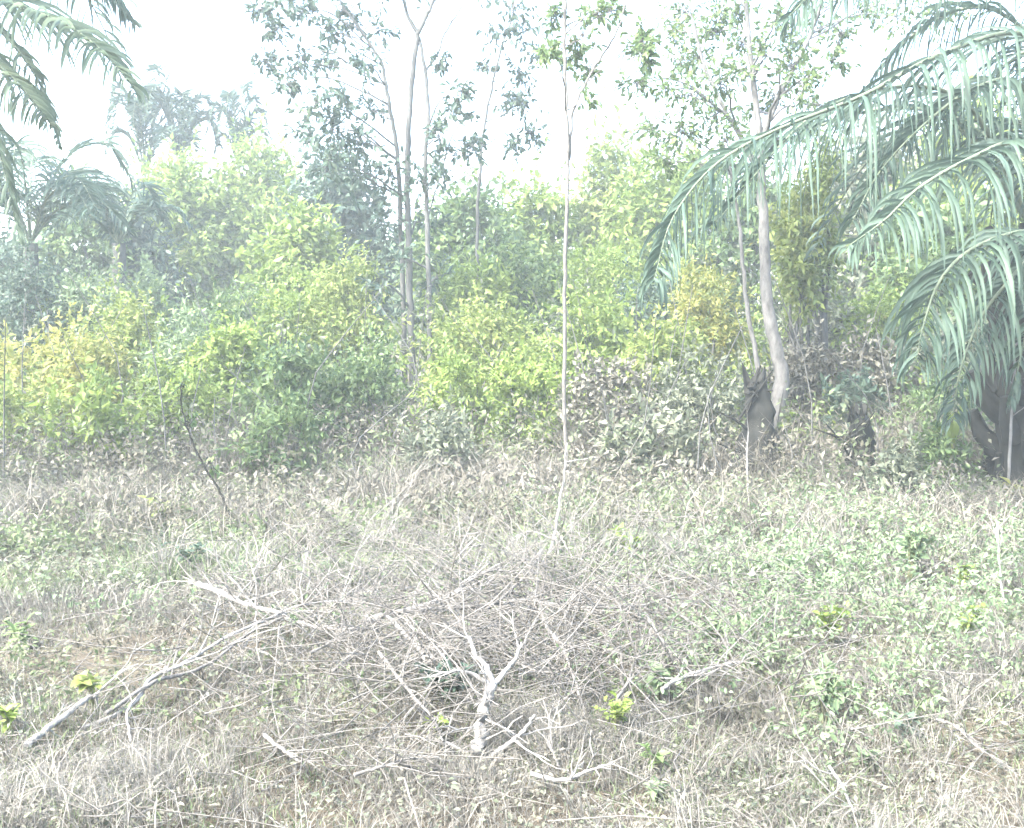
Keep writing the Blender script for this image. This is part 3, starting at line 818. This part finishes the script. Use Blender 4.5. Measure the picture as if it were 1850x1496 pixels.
# ------------------------------------------------------------------ tall blade-leaved plants catching the sun
def blade_plant(name, label, px, base_py, Y, blades_px, mat, seed, wd=.05):
    rng = np.random.default_rng(seed)
    b = P(px, base_py, Y); off = np.array([b[0], Y, float(gz(b[0], Y))])
    root = empty(name, off, label, 'plant')
    st = MB(); st.tube(spline([off - np.array([0, 0, .03]), (off + b) / 2 + rng.normal(0, .03, 3), b], 8), np.linspace(.03, .015, 8), 6)
    st.build('stem', M['stem'], root, off, smooth=True)
    for (ex, ey) in blades_px:
        e = P(ex, ey, Y + rng.normal(0, .2)); S = 6
        a = off + (b - off) * rng.uniform(.8, 1)
        ln = spline([a, a * .5 + e * .5 + np.array([0, 0, .08]), e], S + 1)
        sd = norm(np.array([1, rng.normal(0, .6), 0.0])) * wd
        pr = np.array([.25, .7, 1, 1, .85, .5, .05])
        nn = np.array([0, 1, 0]) * wd * .2
        v = np.stack([ln - sd * pr[:, None], ln - nn * pr[:, None], ln + sd * pr[:, None]], 1).reshape(-1, 3)
        j = np.arange(S)[:, None] * 3
        mb = MB(); mb.add(v, np.concatenate([j + np.array([[0, 1, 4, 3]]), j + np.array([[1, 2, 5, 4]])]))
        mb.build('leaf', M[mat], root, off)

blade_plant('ginger_plant', 'small clump of yellow-green blades in the weeds left of the palm trunk', 1722, 800, 11.2,
            [(1748, 715), (1722, 745), (1735, 760), (1705, 770), (1712, 740)], 'yellow', 62, .03)
# ------------------------------------------------------------------ dead shrub and fallen branches
def branch_thing(name, label, cat, pts, r0, r1, ntw, tl, mat, seed, group=None, extra=()):
    if group:
        pts = [(a, b, c * .95) for a, b, c in pts]; ntw = int(ntw * 1.7); tl *= 1.25
    """main limb (pixel, pixel, depth) with its own side twigs"""
    rng = np.random.default_rng(seed)
    ctrl = np.array([P(*p) for p in pts])
    g = gz(ctrl[:, 0], ctrl[:, 1]); ctrl[:, 2] = np.maximum(ctrl[:, 2], g + r1)
    off = ctrl[0].copy(); off[2] = float(g[0])
    root = empty(name, off, label, cat, group)
    n = max(10, len(pts) * 5)
    c = wobble(spline(ctrl, n), r0 * .22, rng)
    t = MB(); t.tube(c, np.linspace(r0, r1, n) * (1 + rng.normal(0, .07, n)), 8)
    t.build('limb', M[mat], root, off, smooth=True)
    lim = [(c, np.linspace(r0, r1, n))]
    for ex in extra:
        q = np.array([P(*p) for p in ex[0]]); q[:, 2] = np.maximum(q[:, 2], gz(q[:, 0], q[:, 1]) + .004)
        m = max(8, len(q) * 5); e = wobble(spline(q, m), ex[1] * .22, rng)
        b = MB(); rr = np.linspace(ex[1], ex[2], m); b.tube(e, rr * (1 + rng.normal(0, .06, m)), 7)
        b.build('limb', M[mat], root, off, smooth=True); lim.append((e, rr))
    for i in range(ntw):
        e, rr = lim[rng.integers(len(lim))]
        k = rng.integers(int(len(e) * .25), len(e) - 1)
        tg = norm(e[min(k + 1, len(e) - 1)] - e[k - 1])
        d = norm(tg * rng.uniform(.3, 1) + rng.normal(0, .62, 3) + np.array([0, 0, .12]))
        l = tl * rng.uniform(.4, 1.2); m = 7
        q = [e[k]]
        for s_ in range(m - 1):
            d = norm(d + rng.normal(0, .16, 3)); q.append(q[-1] + d * l / (m - 1))
        q = np.array(q); q[:, 2] = np.maximum(q[:, 2], gz(q[:, 0], q[:, 1]) + .006)
        tr = min(rr[k] * .55, .006)
        b = MB(); b.tube(q, np.linspace(tr, .0013, m), 4)
        for s_ in range(rng.integers(1, 4)):
            kk = rng.integers(2, m - 1); d2 = norm(norm(q[kk] - q[kk - 1]) + rng.normal(0, .6, 3)); l2 = l * rng.uniform(.2, .5)
            b.tube([q[kk], q[kk] + d2 * l2 * .5 + rng.normal(0, .006, 3), q[kk] + d2 * l2], np.array([.6, .45, .25]) * tr + .0008, 3, False)
        b.build('twig', M[mat], root, off)
    return root

GB = 'fallen branches on the dry grass'
branch_thing('dead_shrub', 'bleached dead shrub standing in the foreground with a thick forked stem', 'shrub',
    [(862, 1402, 4.3), (864, 1370, 4.32), (866, 1333, 4.34), (876, 1278, 4.38), (891, 1236, 4.4)], .034, .021, 20, .32, 'bone', 71, None,
    [([(891, 1236, 4.4), (876, 1205, 4.42), (858, 1178, 4.46), (848, 1150, 4.5)], .016, .006),
     ([(889, 1240, 4.4), (856, 1220, 4.38), (822, 1212, 4.34), (780, 1222, 4.3)], .011, .004),
     ([(891, 1238, 4.4), (912, 1212, 4.44), (932, 1190, 4.5), (942, 1160, 4.56)], .013, .005),
     ([(866, 1392, 4.3), (888, 1368, 4.26), (916, 1347, 4.22), (948, 1320, 4.2), (968, 1290, 4.2)], .014, .006),
     ([(858, 1392, 4.3), (850, 1366, 4.34), (806, 1342, 4.44), (770, 1330, 4.5)], .012, .004),
     ([(862, 1396, 4.3), (838, 1384, 4.28), (800, 1372, 4.26), (740, 1362, 4.24)], .008, .003)])
branch_thing('fallen_branch', 'thick pale branch slanting down to the right above the tangle of twigs', 'branch',
    [(358, 1054, 6.6), (400, 1072, 6.5), (440, 1090, 6.4), (505, 1108, 6.3), (560, 1130, 6.2), (655, 1141, 6.05)], .018, .009, 9, .4, 'bone', 72, GB)
branch_thing('fallen_branch', 'long pale branch slanting from the low left up to the twig tangle', 'branch',
    [(150, 1320, 4.8), (241, 1272, 5.0), (270, 1228, 5.2), (328, 1200, 5.35), (401, 1157, 5.6), (504, 1109, 5.95), (547, 1093, 6.1), (620, 1086, 6.25), (690, 1095, 6.3)], .011, .006, 12, .4, 'bone', 73, GB)
branch_thing('fallen_branch', 'second long branch lying parallel just below the long pale branch', 'branch',
    [(190, 1290, 4.85), (278, 1232, 5.15), (330, 1218, 5.3), (383, 1196, 5.45), (440, 1150, 5.7), (510, 1116, 5.85)], .010, .006, 7, .3, 'dead', 74, GB)
branch_thing('fallen_branch', 'short thick stick lying below the bright green seedling', 'branch',
    [(45, 1350, 4.45), (80, 1322, 4.6), (146, 1270, 4.85), (175, 1254, 4.95)], .016, .009, 4, .22, 'bone', 75, GB)
branch_thing('fallen_branch', 'curved branch rising to the right from the middle of the twig tangle', 'branch',
    [(664, 1122, 5.95), (700, 1110, 6.0), (782, 1089, 6.15), (826, 1066, 6.3), (863, 1038, 6.5), (902, 1022, 6.65)], .017, .006, 12, .35, 'bone', 76, GB)
branch_thing('fallen_branch', 'long nearly level branch reaching right from the twig tangle', 'branch',
    [(698, 1111, 5.9), (760, 1100, 5.95), (855, 1096, 5.98), (947, 1085, 6.05), (1040, 1097, 6.0), (1140, 1096, 6.0), (1238, 1072, 6.15)], .014, .005, 16, .35, 'dead', 77, GB)
branch_thing('fallen_branch', 'pale branch dropping steeply from the tangle behind the dead shrub', 'branch',
    [(698, 1112, 5.85), (735, 1151, 5.6), (760, 1176, 5.45), (769, 1204, 5.35)], .013, .006, 7, .25, 'bone', 78, GB)
branch_thing('fallen_branch', 'thin branch slanting down left of the dead shrub', 'branch',
    [(684, 1178, 5.2), (709, 1210, 5.1), (750, 1262, 4.9), (784, 1302, 4.75), (800, 1340, 4.6)], .010, .005, 10, .28, 'dead', 79, GB)
branch_thing('fallen_branch', 'long thin drooping branch right of the dead shrub', 'branch',
    [(975, 1100, 5.6), (990, 1135, 5.5), (1016, 1170, 5.4), (1034, 1216, 5.2), (1049, 1264, 5.0), (1062, 1312, 4.8)], .010, .004, 13, .3, 'dead', 80, GB)
branch_thing('dead_sapling', 'pale dead sapling with thin stems standing at the foot of the pole tree', 'sapling',
    [(986, 1040, 7.5), (994, 1000, 7.5), (1002, 965, 7.52), (1012, 905, 7.55), (1020, 850, 7.6), (1024, 800, 7.6)], .014, .005, 10, .4, 'bone', 81, None,
    [([(1004, 970, 7.5), (1012, 1010, 7.45), (1026, 1060, 7.35), (1045, 1095, 7.25)], .008, .004), ([(1006, 960, 7.5), (1030, 1000, 7.4), (1050, 1050, 7.3), (1070, 1090, 7.2)], .006, .003), ([(1000, 975, 7.5), (960, 960, 7.5), (925, 975, 7.5), (905, 1010, 7.45)], .006, .002)])
branch_thing('dry_stick', 'upright grey stick behind the yellow-green seedling in the foreground', 'stick',
    [(1128, 1268, 4.95), (1124, 1225, 4.97), (1122, 1186, 5.0), (1110, 1172, 5.02)], .011, .007, 4, .2, 'dead', 82)
branch_thing('fallen_branch', 'straight thin branch slanting down to the right of the upright stick', 'branch',
    [(1165, 1108, 5.7), (1190, 1148, 5.5), (1222, 1188, 5.35), (1250, 1215, 5.25)], .009, .005, 7, .25, 'dead', 83, GB)
branch_thing('fallen_branch', 'forked stick lying on the grass to the right of the dead shrub', 'branch',
    [(960, 1398, 4.2), (1012, 1409, 4.16), (1050, 1398, 4.2), (1092, 1382, 4.26)], .010, .005, 5, .2, 'bone', 84, GB,
    [([(1012, 1405, 4.17), (1009, 1388, 4.2), (1001, 1362, 4.24), (988, 1342, 4.28)], .007, .004)])
branch_thing('fallen_branch', 'short dark-ended stick lying left of the dead shrub', 'branch',
    [(478, 1328, 4.62), (505, 1350, 4.5), (545, 1378, 4.36)], .010, .006, 3, .18, 'dead', 85, GB)
branch_thing('fallen_branch', 'pale curved stick standing under the long pale branch', 'branch',
    [(236, 1340, 4.6), (231, 1310, 4.7), (230, 1286, 4.8), (245, 1262, 4.9)], .006, .004, 3, .2, 'bone', 86, GB)
branch_thing('fallen_branch', 'pale branch lying across the weeds right of the upright stick', 'branch',
    [(1195, 1245, 5.1), (1230, 1225, 5.2), (1290, 1205, 5.35), (1340, 1196, 5.4)], .011, .005, 8, .25, 'bone', 87, GB)
branch_thing('fallen_branch', 'thin dry branch curving over the grass at the right', 'branch',
    [(1690, 1300, 4.7), (1725, 1312, 4.65), (1760, 1345, 4.5), (1800, 1370, 4.4)], .007, .003, 8, .25, 'dead', 88, GB)
branch_thing('fallen_branch', 'pale stem slanting through the grass at the bottom right', 'branch',
    [(1498, 1385, 4.3), (1520, 1418, 4.15), (1545, 1470, 3.95)], .007, .004, 4, .2, 'bone', 89, GB)
branch_thing('dry_stick', 'slender pale stick standing among the weeds at the right edge', 'stick',
    [(1812, 1085, 6.6), (1806, 1030, 6.65), (1803, 980, 6.7), (1800, 940, 6.75)], .008, .004, 5, .25, 'bone', 90)
branch_thing('dry_stick', 'thin pale stick standing before the palm trunk', 'stick',
    [(1822, 880, 10.3), (1826, 780, 10.3), (1832, 680, 10.35), (1838, 600, 10.4)], .016, .010, 3, .4, 'bark_pale', 91)
branch_thing('dry_stick', 'thin upright stem in the weeds in front of the forked trunk', 'stick',
    [(1350, 930, 10), (1351, 880, 10), (1349, 830, 10.05), (1352, 780, 10.1)], .010, .006, 3, .3, 'bone', 92)
for i, (a, lab) in enumerate([
    ([(600, 1215, 5.3), (640, 1180, 5.45), (700, 1160, 5.55), (790, 1150, 5.6)], 'bent grey branch under the left of the twig tangle'),
    ([(720, 1225, 5.2), (790, 1190, 5.35), (870, 1160, 5.5), (950, 1150, 5.6)], 'arched grey branch over the dark hollow behind the dead shrub'),
    ([(820, 1130, 5.75), (900, 1150, 5.65), (980, 1190, 5.45), (1040, 1240, 5.2)], 'grey branch arching down over the right of the dead shrub'),
    ([(1060, 1190, 5.35), (1000, 1215, 5.25), (950, 1205, 5.3), (905, 1175, 5.45)], 'thin hooked branch right of the fork of the dead shrub'),
    ([(1095, 1290, 4.85), (1130, 1240, 5.05), (1150, 1190, 5.3), (1180, 1130, 5.6)], 'grey branch slanting up right beside the upright stick'),
    ([(560, 1180, 5.5), (620, 1150, 5.65), (690, 1130, 5.75), (760, 1125, 5.8)], 'flat grey branch between the two pale crossing branches'),
    ([(880, 1100, 5.9), (930, 1060, 6.2), (965, 1020, 6.5), (985, 985, 6.8)], 'thin branch leaning toward the dead sapling'),
    ([(1075, 1060, 6.3), (1110, 1085, 6.15), (1145, 1110, 5.95), (1190, 1125, 5.85)], 'short grey branch crossing the end of the level branch'),
    ([(640, 1400, 4.25), (690, 1385, 4.3), (740, 1370, 4.35), (790, 1368, 4.35)], 'thin stick lying flat to the left of the dead shrub base')]):
    branch_thing('fallen_branch', lab, 'branch', a, .008, .003, 13, .32, 'dead', 120 + i, GB)

# ------------------------------------------------------------------ seedlings and herbs in the foreground
_lm = {}
def leaf_mesh(mat, kind):
    if (mat, kind) not in _lm:
        asp = {'oval': .5, 'round': .8, 'long': .28}[kind]
        S = 5; f = np.linspace(0, 1, S + 1)
        prof = np.array([.06, .78, 1, .86, .5, .03]) * asp * .5
        z = -.22 * f * f
        v = np.stack([np.stack([f, prof, z + prof * .35], 1), np.stack([f, 0 * f, z], 1), np.stack([f, -prof, z + prof * .35], 1)], 1).reshape(-1, 3)
        j = np.arange(S)[:, None] * 3
        mb = MB(); mb.add(v, np.concatenate([j + np.array([[0, 3, 4, 1]]), j + np.array([[1, 4, 5, 2]])]))
        _lm[(mat, kind)] = mb.mesh('leaf', M[mat], smooth=True)
    return _lm[(mat, kind)]

def herb(name, label, px, py, Y, hpx, wpx, n, L, mat, kind, seed, group='seedlings and herbs in the foreground'):
    """small plant whose leaves are single parts"""
    rng = np.random.default_rng(seed)
    b = P(px, py, Y); off = np.array([b[0], Y, float(gz(b[0], Y))])
    root = empty(name, off, label, 'plant', group)
    h = hpx / F_PX * Y; wd = wpx / 2 / F_PX * Y; n = int(n * 1.5); L = L * 1.25
    ns = max(1, n // 9); tips = []
    for i in range(ns):
        a = rng.uniform(0, 2 * math.pi); rr = wd * .75 * math.sqrt((i + .4) / ns)
        tip = np.array([math.cos(a) * rr, math.sin(a) * rr * .7, h * rng.uniform(.65, 1)])
        q = spline([np.array([rng.normal(0, .01), rng.normal(0, .01), -.02]), tip * np.array([.35, .35, .6]), tip], 7)
        t = MB(); t.tube(q, np.linspace(.0045, .0018, 7), 5); t.build('stem', M['stem'], root)
        tips.append(q)
    for i in range(n):
        q = tips[i % ns]; u = rng.uniform(.35, 1); k = min(int(u * 6), 5); p = q[k] + (q[k + 1] - q[k]) * (u * 6 - k) if k < 6 else q[6]
        o = bpy.data.objects.new('leaf', leaf_mesh(mat, kind)); COL.objects.link(o); o.parent = root
        o.location = p
        o.rotation_euler = Euler((rng.normal(0, .35), rng.normal(-.25, .45), rng.uniform(0, 2 * math.pi)))
        o.scale = [float(L * rng.uniform(.6, 1.2))] * 3

HERBS = [
    ('seedling', 'bright yellow-green seedling over the short thick stick', 172, 1285, 4.75, 80, 80, 16, .05, 'yellow', 'round'),
    ('seedling', 'yellow-green bushy herb at the foot of the upright stick', 1112, 1345, 4.55, 85, 120, 60, .036, 'lime', 'oval'),
    ('seedling', 'pale green tall herb in the bright patch right of the branches', 1490, 1310, 4.8, 120, 120, 80, .042, 'pale', 'oval'),
    ('seedling', 'pale green seedling above the yellow-green bushy herb', 1190, 1262, 5.05, 75, 70, 24, .05, 'pale', 'round'),
    ('seedling', 'dark green seedling in the dry grass at the lower right', 1632, 1345, 4.5, 60, 60, 18, .045, 'teal', 'oval'),
    ('seedling', 'yellowish seedling just left of the dead shrub stem', 790, 1340, 4.55, 55, 55, 14, .045, 'lime', 'oval'),
    ('seedling', 'dark green weed enlarged to stand in for shade in the hollow left of the dead shrub fork', 815, 1275, 4.95, 75, 160, 80, .055, 'teal', 'oval'),  # spread wide so its dark leaves carry the shadow of the hollow
    ('seedling', 'green herb on the right above the pale tall herb', 1500, 1180, 5.75, 90, 140, 60, .045, 'lime', 'oval'),
    ('seedling', 'yellow-green herb in the weeds near the slender pale stick', 1742, 1170, 5.9, 70, 90, 40, .042, 'lime', 'oval'),
    ('seedling', 'small yellow-green herb higher up near the slender pale stick', 1735, 1070, 7.1, 60, 80, 34, .045, 'lime', 'oval'),
    ('seedling', 'pale whitish-green bushy herb in the middle of the right side', 1640, 1060, 7.2, 140, 160, 90, .05, 'pale', 'round'),
    ('seedling', 'green herb to the right of the twig tangle', 1290, 1180, 5.8, 75, 130, 36, .055, 'pale', 'oval'),
    ('seedling', 'dark green weed at the upper end of the thick pale branch', 350, 1050, 7.4, 70, 100, 30, .07, 'teal', 'oval'),
    ('seedling', 'yellow-green seedling at the left edge below the short thick stick', 18, 1370, 4.4, 60, 90, 18, .05, 'lime', 'oval'),
    ('seedling', 'yellow herb in the brown weeds right of the leaning stem', 292, 955, 9.2, 75, 60, 18, .09, 'yellow', 'long'),
    ('seedling', 'golden-leaved herb cut by the right edge below the palm trunk', 1842, 900, 10.2, 70, 70, 22, .10, 'gold', 'round'),
    ('seedling', 'low pale herb at the bottom right of the clearing', 1560, 1390, 4.25, 40, 100, 26, .045, 'pale', 'oval'),
    ('seedling', 'small green herb just right of the forked stick', 1180, 1405, 4.2, 45, 80, 20, .04, 'mid', 'oval'),
    ('seedling', 'small pale herb low in the bottom grass right of the middle', 1180, 1470, 3.95, 40, 90, 20, .04, 'pale', 'oval'),
    ('seedling', 'green weed at the left edge beside the brown litter', 40, 1170, 5.8, 55, 110, 24, .06, 'mid', 'oval'),
    ('seedling', 'light herb in the weeds right of the dead sapling', 1130, 1040, 7.6, 80, 120, 34, .07, 'lime', 'oval'),
    ('seedling', 'pale herb left of the whitish-green bushy herb', 1400, 1060, 7.2, 70, 110, 30, .065, 'pale', 'oval'),
]
for i, (nm, lab, px, py, Y, hp, wp, n, L, mat, kd) in enumerate(HERBS):
    herb(nm, lab, px, py, Y, hp, wp, n, L, mat, kd, 200 + i)

# ------------------------------------------------------------------ bright haze in the air
def haze(density):
    mb = MB()
    x0, x1, y0, y1, z0, z1 = -125, 125, -65, 165, -1.6, 14.5
    v = [(x, y, z) for z in (z0, z1) for y in (y0, y1) for x in (x0, x1)]
    mb.add(v, [[0, 2, 3, 1], [4, 5, 7, 6], [0, 1, 5, 4], [2, 6, 7, 3], [0, 4, 6, 2], [1, 3, 7, 5]])
    m = bpy.data.materials.new('haze_air'); m.use_nodes = True
    t = m.node_tree; t.nodes.clear()
    pv = t.nodes.new('ShaderNodeVolumePrincipled'); pv.inputs['Density'].default_value = density
    pv.inputs['Color'].default_value = (.88, .98, .98, 1); pv.inputs['Anisotropy'].default_value = .2
    out = t.nodes.new('ShaderNodeOutputMaterial'); t.links.new(pv.outputs[0], out.inputs['Volume'])
    o = mb.build('haze', m)
    tag(o, 'bright pale haze hanging in the air of the whole clearing', 'haze', kind='stuff')
haze(.004)
